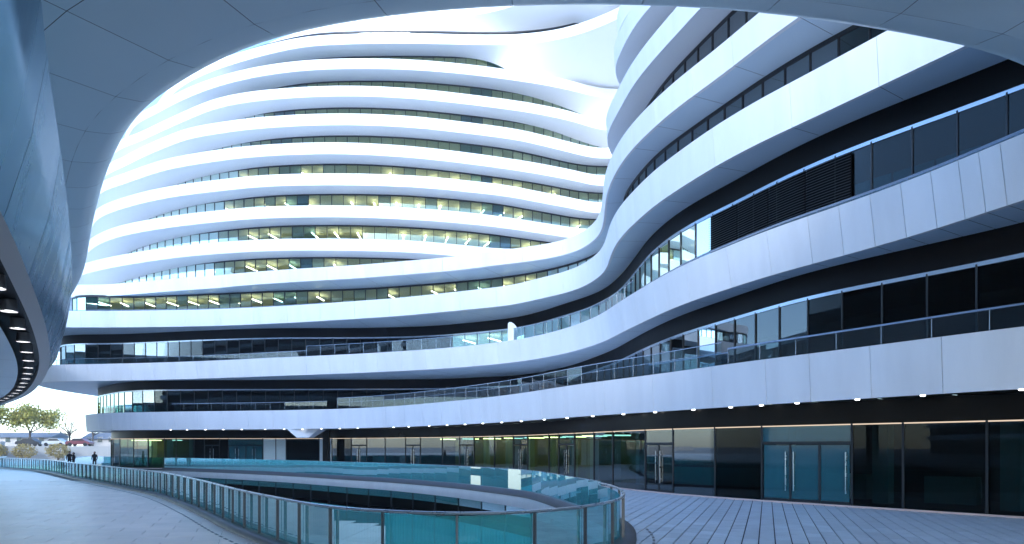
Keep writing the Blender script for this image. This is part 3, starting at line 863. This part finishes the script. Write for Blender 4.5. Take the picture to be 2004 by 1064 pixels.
MB().strip([z3(LB, ZLB), z3(offset(LB, -0.30), ZLB)]).strip([z3(offset(LB, -0.30), ZLB), z3(offset(LB, -0.30), ZLB + 0.28)]).obj('lip', M['lip'], wing, True)
MB().strip([z3(offset(LB, -0.30), ZLB + 0.28), z3(offset(LB, -0.95), ZLB + 0.28), z3(offset(LB, -0.95), ZLB - 0.01)]).obj('light_groove', M['black'], wing, True)
und = [offset(LB, -0.95), offset(LB, -3.2), offset(LB, -6.0), offset(LB, -9.5)]
und = [smooth(u, 1.5) for u in und]
for s0, s1 in zip(K[:-1:2], K[2::2]):
    t = np.linspace(s0 + 0.012, s1 - 0.012, 9)
    MB().strip([z3(lsub(u, t), ZLB - 0.01 - 0.05 * k) for k, u in enumerate(und)]).obj('underside_panel', M['soffit'], wing, True)
MB().strip([z3(offset(LB, -0.05), ZLB + 0.5), z3(smooth(offset(LB, -9.5), 1.5), ZLB + 0.5)]).obj('deck', M['joint'], wing)
for k in range(5):
    p = at_s(smooth(offset(LB, -6.5), 2), 12 + k * 11.0)
    bm = bmesh.new(); bmesh.ops.create_cone(bm, cap_ends=True, segments=20, radius1=0.45, radius2=0.45, depth=ZLB - G0 + 0.1)
    me = bpy.data.meshes.new('column'); bm.to_mesh(me); bm.free(); me.materials.append(M['white'])
    o = bpy.data.objects.new('column', me); link(o, wing); o.location = (p[0], p[1], (ZLB + G0) / 2)
MB().strip([z3(offset(LTp, -0.1), ZLT + 0.04), z3(smooth(offset(LTp, -9.5), 2), ZLT + 0.04)]).obj('roof', M['over'], wing)
cl = offset(LB, -0.62)
can = None
s = s_at_px(cl, 22)
sl_ = [min(range(len(cl)), key=lambda i: (cl[i][0] + 9.8) ** 2 + (cl[i][1] - 13.2) ** 2)]
s = arclen(cl)[sl_[0]]
for k in range(-4, 17):
    p = at_s(cl, s + k * 2.62)
    bm = bmesh.new()
    if can is None:
        bmesh.ops.create_cone(bm, cap_ends=False, segments=20, radius1=0.17, radius2=0.15, depth=0.26)
        can = bpy.data.meshes.new('downlight'); bm.to_mesh(can); can.materials.append(M['lip'])
        bm.clear(); bmesh.ops.create_circle(bm, cap_ends=True, segments=20, radius=0.145)
        lens = bpy.data.meshes.new('lens'); bm.to_mesh(lens); lens.materials.append(M['lamp'])
    bm.free()
    o = bpy.data.objects.new('downlight', can); link(o, wing); o.location = (p[0], p[1], ZLB + 0.15)
    l = bpy.data.objects.new('lens', lens); COL.objects.link(l); l.parent = o; l.location = (0, 0, -0.09)

# ------------------------------------------------------------------ sunken court and its glass balustrade
near = [(-62, 84), (-58, 77), (-43.8, 64), (-32.3, 50.6), (-22.9, 39.8), (-16.4, 32.1), (-10.85, 24.2), (-7.2, 18.6), (-5.5, 16.2), (-3.4, 13.5), (-1.95, 12.6), (-0.94, 12.3), (0.24, 12.6), (1.1, 13.4), (1.9, 14.6), (2.4, 15.8), (2.75, 17.4), (2.96, 19.9)]
far = [(2.8, 22.5), (2.28, 25.4), (1.56, 29.6), (0.66, 33.4), (-1.65, 37.9), (-3.6, 41.2), (-8.9, 48), (-12.9, 51.9), (-17.8, 56.9), (-23, 61.5), (-28, 65.5), (-40, 74), (-52, 83), (-58, 88)]
LOOP = smooth(catmull(near + far, 0.3), 0.7)
LOOP = resample(LOOP, 0.4)
aL = arclen(LOOP)
lt = tangents(LOOP); RIGHT = np.stack([lt[:, 1], -lt[:, 0]], 1)     # points away from the void
s_tip = aL[np.argmin(((LOOP - np.array([2.96, 19.9])) ** 2).sum(1))]
court = thing('sunken_court', 'sunken oval court with a pale slab edge behind the glass balustrade', 'courtyard', (-8, 28, -5.2))
inner = LOOP - RIGHT * 0.0
ZC0, ZC1 = G0 + 0.10, -0.95
MB().strip([z3(inner, ZC0), z3(inner, ZC1), z3(LOOP + RIGHT * 0.8, ZC1)]).obj('slab_edge', M['white'], court, True)
gw = LOOP + RIGHT * 0.7
MB().strip([z3(LOOP + RIGHT * 4.5, -5.2), z3(LOOP + RIGHT * 4.5, ZC1)]).obj('back_wall', M['dark'], court)
fl = [tuple(p) + (-5.2,) for p in (LOOP + RIGHT * 4.6)[::3]]
tri = tessellate_polygon([[Vector(p) for p in fl]])
mesh_obj('floor', fl, tri, M['slab'], court)
nP = int((aL[-1]) / 2.8)
gL = arclen(gw)[-1]
MB().strip([z3(gw + RIGHT * 0.0, -2.5), z3(LOOP + RIGHT * 2.6, -2.5), z3(LOOP + RIGHT * 2.6, -1.5)]).obj('dark_recess', M['black'], court)  # black colour put in for the shade under the slab
ribs = MB()
for k in range(nP):
    s0, s1 = gL * k / nP, gL * (k + 1) / nP
    if s1 < gL * s_tip / aL[-1] - 4: continue
    a, b = at_s(gw, s0 + 0.03), at_s(gw, s1 - 0.03)
    t = (b - a) / np.linalg.norm(b - a); nn = np.array([-t[1], t[0]])
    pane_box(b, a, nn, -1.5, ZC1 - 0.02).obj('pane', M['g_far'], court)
    pane_box(b, a, nn, -5.15, -2.5).obj('frosted_pane', M['g_court'], court)
    MB().box(a - t * 0.03, t, nn, 0.03, 0.06, -5.2, ZC1).obj('mullion', M['frame'], court)
    for x in np.arange(0.3, np.linalg.norm(b - a), 0.35):
        ribs.box(a + t * x + nn * 0.03, t, nn, 0.02, 0.03, -5.15, -2.5)
ribs.obj('rib', M['g_court'], court, False, 'stuff')

bal = thing('glass_balustrade', 'curved teal glass balustrade with steel rail around the sunken court', 'balustrade', (-2, 12, G0))
ZK = G0 + 0.12
ko, ki = LOOP + RIGHT * 0.42, LOOP - RIGHT * 0.06
MB().strip([z3(ko, G0 - 0.04), z3(ko, ZK), z3(ki, ZK), z3(ki, G0 - 0.2)]).obj('kerb', M['kerb'], bal, True)
ZR = 0.90
rl = LOOP + RIGHT * 0.12
ar = arclen(rl)
sr_tip = ar[-1] * s_tip / aL[-1]
nearc = seg(rl, 0, sr_tip + 3.0, 0.4)
tube(z3(nearc, ZR), 0.032, 10).obj('rail', M['steel'], bal, True)
farc = seg(rl, sr_tip + 3.0, ar[-1], 0.4)
tube(z3(farc, ZR + 0.05), 0.016, 6).obj('glass_cap', M['trim'], bal, True)
pm = None
s = 0.4
gm = None
while s < ar[-1] - 1.5:
    a = at_s(rl, s); b = at_s(rl, s + 1.5)
    t = (b - a) / np.linalg.norm(b - a); nn = np.array([t[1], -t[0]])
    if s < sr_tip + 2.0:
        if pm is None:
            o = MB().box((0, 0), (1, 0), (0, 1), 0.015, 0.032, 0, ZR - ZK - 0.02).obj('post', M['post'], bal, local=False); pm = o.data
        else:
            o = bpy.data.objects.new('post', pm); link(o, bal)
        o.location = (a[0], a[1], ZK); o.rotation_euler = (0, 0, math.atan2(t[1], t[0]))
        pane_box(b - nn * 0.09 - t * 0.02, a - nn * 0.09 + t * 0.02, -nn, ZK, ZR - 0.06, 0.012).obj('glass_panel', M['g_rail'], bal)
    else:
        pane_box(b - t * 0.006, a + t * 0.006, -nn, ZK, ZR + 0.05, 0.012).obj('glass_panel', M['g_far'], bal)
    s += 1.5

# drain slots beside the kerb
dr = LOOP + RIGHT * 0.85
dsl = MB()
for s in np.arange(10, arclen(dr)[-1] * s_tip / aL[-1], 0.55):
    a = at_s(dr, s); b = at_s(dr, s + 0.34); t = (b - a) / np.linalg.norm(b - a)
    dsl.box((a + b) / 2, t, (-t[1], t[0]), 0.17, 0.03, G0 - 0.01, G0 + 0.006)

# ------------------------------------------------------------------ ground, plaza and paving
hole = (LOOP + RIGHT * 0.2)[::2]
outer = [(-1800, -300), (1800, -300), (1800, 2600), (-1800, 2600)]
def poly_obj(name, loops, z, mat, kind='structure'):
    v = [[Vector((p[0], p[1], 0)) for p in l] for l in loops]
    tri = tessellate_polygon(v)
    flat = [(p.x, p.y, z) for l in v for p in l]
    f = []
    for t in tri:
        a, b, c_ = (flat[i] for i in t)
        cr = (b[0] - a[0]) * (c_[1] - a[1]) - (b[1] - a[1]) * (c_[0] - a[0])
        f.append(t if cr > 0 else t[::-1])
    return mesh_obj(name, flat, f, mat, None, False, kind)
poly_obj('ground', [outer, [tuple(p) for p in hole]], G0 - 0.06, M['ground'])

def clip_half(poly, p0, nrm):
    """keep the part of a convex polygon where (p - p0).nrm >= 0"""
    out = []
    for i in range(len(poly)):
        a, b = poly[i], poly[(i + 1) % len(poly)]
        da, db = (a - p0) @ nrm, (b - p0) @ nrm
        if da >= 0: out.append(a)
        if da * db < 0: out.append(a + (b - a) * da / (da - db))
    return out

KO = LOOP + RIGHT * 0.43
kr = KO[::2]; krn = RIGHT[::2]
WO = offset(WALL, 0.15)[::2]; WN = normals(WALL)[::2]
LWALL = smooth(offset(LB, -7.9), 2)[::3]; LWN = normals(smooth(offset(LB, -7.9), 2))[::3]
def in_void(p):
    i = np.argmin(((kr - p) ** 2).sum(1)); return (p - kr[i]) @ krn[i] < 0
def lay(name, mat, du, dv, u, region, gap, keep, zoff=0.0):
    """lay a running bond over a region and split it into the slabs that show largest and the rest"""
    u = np.array(u) / np.linalg.norm(u); v = np.array([u[1], -u[0]])
    cells = []
    for i in range(-120, 160):
        for j in range(-60, 60):
            c0 = u * ((j + 0.5 * (i % 2)) * dv) + v * (i * du)
            if not region(c0): continue
            q = [c0 + u * a * (dv - gap) / 2 + v * b * (du - gap) / 2 for a, b in ((-1, -1), (1, -1), (1, 1), (-1, 1))]
            k = np.argmin(((kr - c0) ** 2).sum(1))
            q = clip_half(q, kr[k], krn[k])
            if len(q) < 3: continue
            k = np.argmin(((WO - c0) ** 2).sum(1))
            q = clip_half(q, WO[k], WN[k])
            if len(q) < 3: continue
            cells.append((c0, q))
    cells.sort(key=lambda t: t[0] @ t[0])
    sheet = None
    rest = MB()
    kids = []
    for n, (c0, q) in enumerate(cells):
        ar2 = sum(q[i][0] * q[(i + 1) % len(q)][1] - q[(i + 1) % len(q)][0] * q[i][1] for i in range(len(q)))
        if ar2 < 0: q = q[::-1]
        z1 = G0 + zoff + rng.normal() * 0.0008; m = len(q)
        verts = [(*p, z1 - 0.04) for p in q] + [(*p, z1) for p in q]
        faces = [tuple(range(m, 2 * m))] + [(i, (i + 1) % m, m + (i + 1) % m, m + i) for i in range(m)]
        if n < keep: kids.append((verts, faces))
        else: rest.add(verts, faces)
    return kids, rest

def in_front(p):
    i = np.argmin(((WO - p) ** 2).sum(1)); return (p - WO[i]) @ WN[i] > -0.6
def reg_plaza(p):
    if p[1] < 11 or p[1] > 44 or p[0] < 1.0 or p[0] / p[1] > 0.86: return False
    if p[0] < 2.5 and p[1] < 17: 
        if p[0] / p[1] < 0.12: return False
    return in_front(p) and not (in_void(p) and np.min(((kr - p) ** 2).sum(1)) > 0.6)
nearX = np.array([q[0] for q in near]); nearY = np.array([q[1] for q in near])
def reg_walk(p):
    if p[1] < 8 or p[1] > 46 or p[0] > 1.2 or p[0] / p[1] < -0.86: return False
    return p[1] < np.interp(p[0], nearX[:13], nearY[:13]) + 0.6
for nm, mt, du, dv, u, reg, gap, poly in [
        ('plaza', 'paver', 0.38, 0.86, (0.35, 0.937), reg_plaza, 0.032, [(0.4, 8), (16, 8), (30, 12), (18, 30), (9, 44), (1, 46), (1.7, 36), (4.4, 20), (3.3, 15), (1.6, 12.2)]),
        ('walkway', 'slab', 0.9, 1.3, (0.93, 0.36), reg_walk, 0.013, [(-60, 46), (-40, 8), (1.4, 8), (1.4, 12.2), (-1, 11.8), (-3.8, 12.6), (-6, 15.6), (-11.5, 24), (-17, 31.8), (-29, 46)])]:
    sheet = poly_obj(nm, [poly], G0 - 0.03, M['sub'])
    kids, rest = lay(nm, mt, du, dv, u, reg, gap, 290)
    for v, f in kids: mesh_obj('paver', v, f, M[mt], sheet)
    rest.obj('paver', M[mt], sheet, False, 'stuff')
    if nm == 'walkway': dsl.obj('drain_slot', M['kerb'], sheet, False, 'stuff')
# paving too far off to tell the slabs apart
farp = [(p[0], p[1]) for p in (LOOP + RIGHT * 0.3)[int(len(LOOP) * 0.5)::3] if p[1] > 44]
wl = [(p[0], p[1]) for p in offset(WALL, 0.12) if p[1] > 45][::6]
poly_obj('far_plaza', [farp[::-1] + [(1.0, 44.0), (3.4, 44.0)][:1] + wl[::-1] + [(-60, 92)]], G0 - 0.008, M['paver'])
poly_obj('far_walkway', [[(-200, 110), (-200, 8), (-40, 8), (-60, 46), (-29.6, 46), (-44.5, 63.5), (-63, 84.5), (-62, 90), (-62, 110)]], G0 - 0.008, M['slab'])

# ------------------------------------------------------------------ beyond the gap: terrace, trees, houses, cars, people
ZTER = 2.2
m = MB().hexa([(-420, 116, G0 - 0.1), (-20, 116, G0 - 0.1), (-20, 900, G0 - 0.1), (-420, 900, G0 - 0.1)], [(-420, 116, ZTER), (-20, 116, ZTER), (-20, 900, ZTER), (-420, 900, ZTER)])
m.obj('terrace', M['ground'], None, False, 'structure')
M['concrete'] = pmat('concrete', (0.38, 0.37, 0.35), 0.85, 0, 0.15, 0.5)
M['bark'] = pmat('bark', (0.10, 0.075, 0.055), 0.9, 0, 0.25, 3.0)
M['leaf'] = pmat('spring_leaf', (0.40, 0.36, 0.07), 0.6, 0, 0.35, 0.8, objvar=0.15)
M['leaf2'] = pmat('yellow_shrub_leaf', (0.38, 0.29, 0.09), 0.6, 0, 0.35, 0.8)
M['rooft'] = pmat('grey_roof_tile', (0.16, 0.17, 0.19), 0.8, 0, 0.2, 1.0)
M['plaster'] = pmat('pale_plaster', (0.50, 0.47, 0.44), 0.85, 0, 0.1, 0.6)
M['redp'] = pmat('red_paint', (0.16, 0.04, 0.05), 0.3, 0, 0.05, 1.0)
M['silver'] = pmat('silver_paint', (0.45, 0.46, 0.48), 0.3, 0.4, 0.05, 1.0)
M['blackp'] = pmat('black_paint', (0.02, 0.02, 0.025), 0.3, 0, 0.05, 1.0)
M['tyre'] = pmat('tyre_rubber', (0.02, 0.02, 0.02), 0.8)
M['cloth'] = pmat('dark_cloth', (0.012, 0.012, 0.016), 0.9)
M['skin'] = pmat('skin', (0.30, 0.18, 0.13), 0.6)
M['hair'] = pmat('black_hair', (0.01, 0.009, 0.008), 0.6)

rw = MB().box((-112, 115.3), (1, 0), (0, 1), 26, 0.5, G0 - 0.1, 3.0).obj('low_wall', M['concrete'])
tag(rw, 'low grey concrete wall below the terrace with the trees', 'wall')

def limb(mb, a, b, r0, r1, n=6):
    a = np.array(a, float); b = np.array(b, float); d = b - a; d /= np.linalg.norm(d)
    s_ = np.cross(d, [0.3, 0.9, 0.2]); s_ /= np.linalg.norm(s_); u_ = np.cross(d, s_)
    ring = lambda c_, r: [c_ + r * (math.cos(x) * s_ + math.sin(x) * u_) for x in np.linspace(0, 2 * math.pi, n + 1)]
    mb.strip([ring(a, r0), ring(b, r1)])

def make_tree(name, label, loc, h, spread, leaf, nleaf, rnd, bare=False, group=None):
    t = thing(name, label, 'tree', loc, group)
    r = np.random.default_rng(rnd)
    wood = MB(); tips = []
    def grow(p, d, ln, rad, lev):
        q = p + d * ln
        limb(wood, p, q, rad, rad * 0.68, 6 if lev < 2 else 4)
        if lev >= (5 if bare else 3):
            tips.append(q); return
        for _ in range(2 if lev else 4):
            e = d * 0.8 + r.normal(size=3) * (0.55 if lev else 0.5) * spread
            e[2] = abs(e[2]) * 0.8 + 0.25
            e /= np.linalg.norm(e)
            grow(p + d * ln * (0.75 + 0.25 * r.random()), e, ln * (0.62 + 0.2 * r.random()), rad * 0.62, lev + 1)
    grow(np.zeros(3), np.array([0.03, 0, 1.0]), h * 0.30, h * 0.022, 0)
    wood.obj('trunk', M['bark'], t, True, local=True)
    if leaf:
        lf = MB()
        for k in range(nleaf):
            c_ = tips[int(r.integers(len(tips)))] + r.normal(size=3) * h * 0.075
            a = r.normal(size=3); a /= np.linalg.norm(a); b = np.cross(a, r.normal(size=3)); b /= np.linalg.norm(b)
            z_ = h * (0.016 + 0.014 * r.random())
            lf.add([c_ - a * z_, c_ + b * z_ * 0.6, c_ + a * z_, c_ - b * z_ * 0.6], [(0, 1, 2, 3)])
        lf.obj('crown', M[leaf], t, local=True)
    return t
make_tree('leafy_tree', 'tall yellow-green tree at the frame edge beyond the walkway', (-104, 134, ZTER), 11.5, 1.0, 'leaf', 4200, 3)
make_tree('leafy_tree', 'yellow-green spreading tree nearest the bare trees beyond the walkway', (-97.5, 138, ZTER), 10.5, 1.1, 'leaf', 4200, 4)
make_tree('bare_tree', 'taller leafless tree between the green trees and the building', (-94, 145, ZTER), 9.5, 0.9, None, 0, 5, True)
make_tree('bare_tree', 'leafless tree closest to the building beyond the walkway', (-86, 140, ZTER), 8.5, 0.9, None, 0, 6, True)
make_tree('bare_tree', 'small leafless tree behind the grey roofed house', (-107, 165, ZTER), 9.0, 0.9, None, 0, 8, True)

def house(label, x, y, w_, d_, h_, rh):
    t = thing('low_house', label, 'house', (x, y, ZTER))
    m = MB().box((0, 0), (1, 0), (0, 1), w_ / 2, d_ / 2, 0, h_).obj('wall', M['plaster'], t, local=True)
    o = w_ / 2 + 0.5; e = d_ / 2 + 0.6
    MB().add([(-o, -e, h_ - 0.1), (o, -e, h_ - 0.1), (o, 0, h_ + rh), (-o, 0, h_ + rh), (-o, e, h_ - 0.1), (o, e, h_ - 0.1)], [(0, 1, 2, 3), (3, 2, 5, 4), (0, 3, 4), (1, 5, 2), (0, 4, 5, 1)]).obj('roof', M['rooft'], t, local=True)
    k = -w_ / 2 + 1.2
    while k < w_ / 2 - 1:
        wn = MB().box((k, -d_ / 2 - 0.02), (1, 0), (0, 1), 0.6, 0.04, 0.8, 2.0).obj('window', M['plaster'], t, local=True)
        MB().box((k, -d_ / 2 - 0.07), (1, 0), (0, 1), 0.5, 0.02, 0.9, 1.9).obj('pane', M['g_dark'], wn)
        k += 2.4
house('long low house with a grey tiled roof under the green trees', -107, 150, 15, 6, 2.0, 1.0)
house('small house with a pitched grey roof beside the bare trees', -89, 152, 9, 6, 1.7, 1.3)

def car(label, x, y, paint, rz):
    t = thing('parked_car', label, 'car', (x, y, ZTER), 'cars parked on the terrace')
    t.rotation_euler = (0, 0, rz)
    pr = [(-2.1, 0.35), (-2.1, 0.75), (-1.95, 0.9), (-1.3, 0.95), (-0.7, 1.42), (0.75, 1.42), (1.4, 0.95), (2.0, 0.82), (2.12, 0.6), (2.12, 0.35)]
    n = len(pr)
    MB().add([(px_, -0.82, pz) for px_, pz in pr] + [(px_, 0.82, pz) for px_, pz in pr], [tuple(range(n)), tuple(range(2 * n - 1, n - 1, -1))] + [(i, n + i, n + (i + 1) % n, (i + 1) % n) for i in range(n)]).obj('body', M[paint], t, local=True)
    for sy in (-0.83, 0.83):
        MB().add([(-1.1, sy, 0.98), (1.2, sy, 0.98), (0.7, sy * 0.995, 1.36), (-0.66, sy * 0.995, 1.36)], [(0, 1, 2, 3)]).obj('side_window', M['blackp'], t, local=True)
        for sx in (-1.3, 1.35):
            bm = bmesh.new(); bmesh.ops.create_cone(bm, cap_ends=True, segments=16, radius1=0.33, radius2=0.33, depth=0.2)
            bmesh.ops.rotate(bm, verts=bm.verts, matrix=Matrix.Rotation(math.pi / 2, 3, 'X'))
            me = bpy.data.meshes.new('wheel'); bm.to_mesh(me); bm.free(); me.materials.append(M['tyre'])
            o = bpy.data.objects.new('wheel', me); COL.objects.link(o); o.parent = t; o.location = (sx, sy * 0.92, 0.33)
car('red car parked beyond the walkway beside the pitched roof', -78.5, 124, 'redp', 0.05)
car('silver car parked between the red car and the trees', -83.5, 125, 'silver', 0.02)
car('black car parked in front of the long low house', -89, 126, 'blackp', 0.08)

# shrubs along the terrace front
r = np.random.default_rng(11)
for k, (x, y, lb) in enumerate([(-86, 113.6, 'yellowish shrub against the terrace wall furthest from the building'), (-81, 113.4, 'yellowish shrub between two others against the terrace wall'), (-75.5, 113.5, 'yellowish shrub against the terrace wall closest to the building')]):
    t = thing('shrub', lb, 'shrub', (x, y, G0), 'shrubs against the terrace')
    lf = MB(); st = MB()
    for q in range(9):
        limb(st, (0, 0, 0), (r.normal() * 1.0, r.normal() * 0.5, 1.2 + r.random()), 0.04, 0.015, 4)
    for q in range(1100):
        d = r.normal(size=3); d /= np.linalg.norm(d); d *= np.array([2.2, 1.0, 1.3]) * (0.55 + 0.45 * r.random()); c_ = d + np.array([0, 0, 1.6])
        a = r.normal(size=3); a /= np.linalg.norm(a); b = np.cross(a, r.normal(size=3)); b /= np.linalg.norm(b)
        lf.add([c_ - a * .13, c_ + b * .08, c_ + a * .13, c_ - b * .08], [(0, 1, 2, 3)])
    st.obj('stem', M['bark'], t, True, local=True); lf.obj('foliage', M['leaf2'], t, local=True)

def person(label, px, d, turn, hgt=1.68):
    x = (px - 1002) / F * d
    t = thing('person', label, 'person', (x, d, G0), 'people beyond the balustrade')
    t.rotation_euler = (0, 0, turn)
    k = hgt / 1.75
    J = [(0, 0, 0.95), (0, 0.01, 1.15), (0, 0.01, 1.38), (0, 0, 1.50), (0, -0.01, 1.62),        # pelvis, waist, chest, neck, head
         (0.10, 0, 0.90), (0.11, -0.02, 0.50), (0.11, 0.02, 0.09), (0.12, -0.14, 0.04),
         (-0.10, 0, 0.90), (-0.11, -0.02, 0.50), (-0.11, 0.02, 0.09), (-0.12, -0.14, 0.04),
         (0.20, 0.01, 1.40), (0.25, 0.03, 1.12), (0.22, -0.10, 0.90), (-0.20, 0.01, 1.40), (-0.25, 0.03, 1.12), (-0.22, -0.10, 0.90)]
    E = [(0, 1), (1, 2), (2, 3), (3, 4), (0, 5), (5, 6), (6, 7), (7, 8), (0, 9), (9, 10), (10, 11), (11, 12), (2, 13), (13, 14), (14, 15), (2, 16), (16, 17), (17, 18)]
    Rr = [.15, .14, .16, .065, .095, .10, .07, .05, .04, .10, .07, .05, .04, .075, .055, .04, .075, .055, .04]
    me = bpy.data.meshes.new('body'); me.from_pydata([tuple(np.array(j) * k) for j in J], E, [])
    o = bpy.data.objects.new('body', me); COL.objects.link(o); o.parent = t
    md = o.modifiers.new('skin', 'SKIN')
    for v, rr in zip(me.skin_vertices[0].data, Rr): v.radius = (rr * k, rr * k * 0.85)
    me.skin_vertices[0].data[0].use_root = True
    o.modifiers.new('sub', 'SUBSURF').levels = 1
    me.materials.append(M['cloth'])
    for nm, mt, c_, sc in (('face', 'skin', (0, -0.03, 1.63), (0.085, 0.09, 0.115)), ('hair', 'hair', (0, 0.015, 1.66), (0.098, 0.105, 0.115))):
        bm = bmesh.new(); bmesh.ops.create_uvsphere(bm, u_segments=14, v_segments=10, radius=1)
        for v in bm.verts: v.co = Vector((v.co.x * sc[0] + c_[0], v.co.y * sc[1] + c_[1], v.co.z * sc[2] + c_[2])) * k
        m2 = bpy.data.meshes.new(nm); bm.to_mesh(m2); bm.free(); m2.materials.append(M[mt])
        q = bpy.data.objects.new(nm, m2); COL.objects.link(q); q.parent = t
person('person in dark clothes, furthest from the building of the three', 136, 70, 0.4, 1.82)
person('person in dark clothes close beside the other of a pair', 144, 71.5, -0.5, 1.70)
person('person in dark clothes standing alone near the corner of the building', 185, 70, 0.2, 1.80)

# ------------------------------------------------------------------ hazy air
hz = MB().hexa([(-460, -150, -6.5), (180, -150, -6.5), (180, 330, -6.5), (-460, 330, -6.5)], [(-460, -150, 96), (180, -150, 96), (180, 330, 96), (-460, 330, 96)]).obj('haze', None, None, False, 'stuff')
hm = bpy.data.materials.new('haze'); hm.use_nodes = True
t = hm.node_tree; t.nodes.clear()
o_ = t.nodes.new('ShaderNodeOutputMaterial'); v_ = t.nodes.new('ShaderNodeVolumePrincipled')
v_.inputs['Color'].default_value = (0.95, 0.96, 1.0, 1)
v_.inputs['Density'].default_value = 0.0006
v_.inputs['Anisotropy'].default_value = 0.3
t.links.new(v_.outputs[0], o_.inputs['Volume'])
hz.data.materials.append(hm)
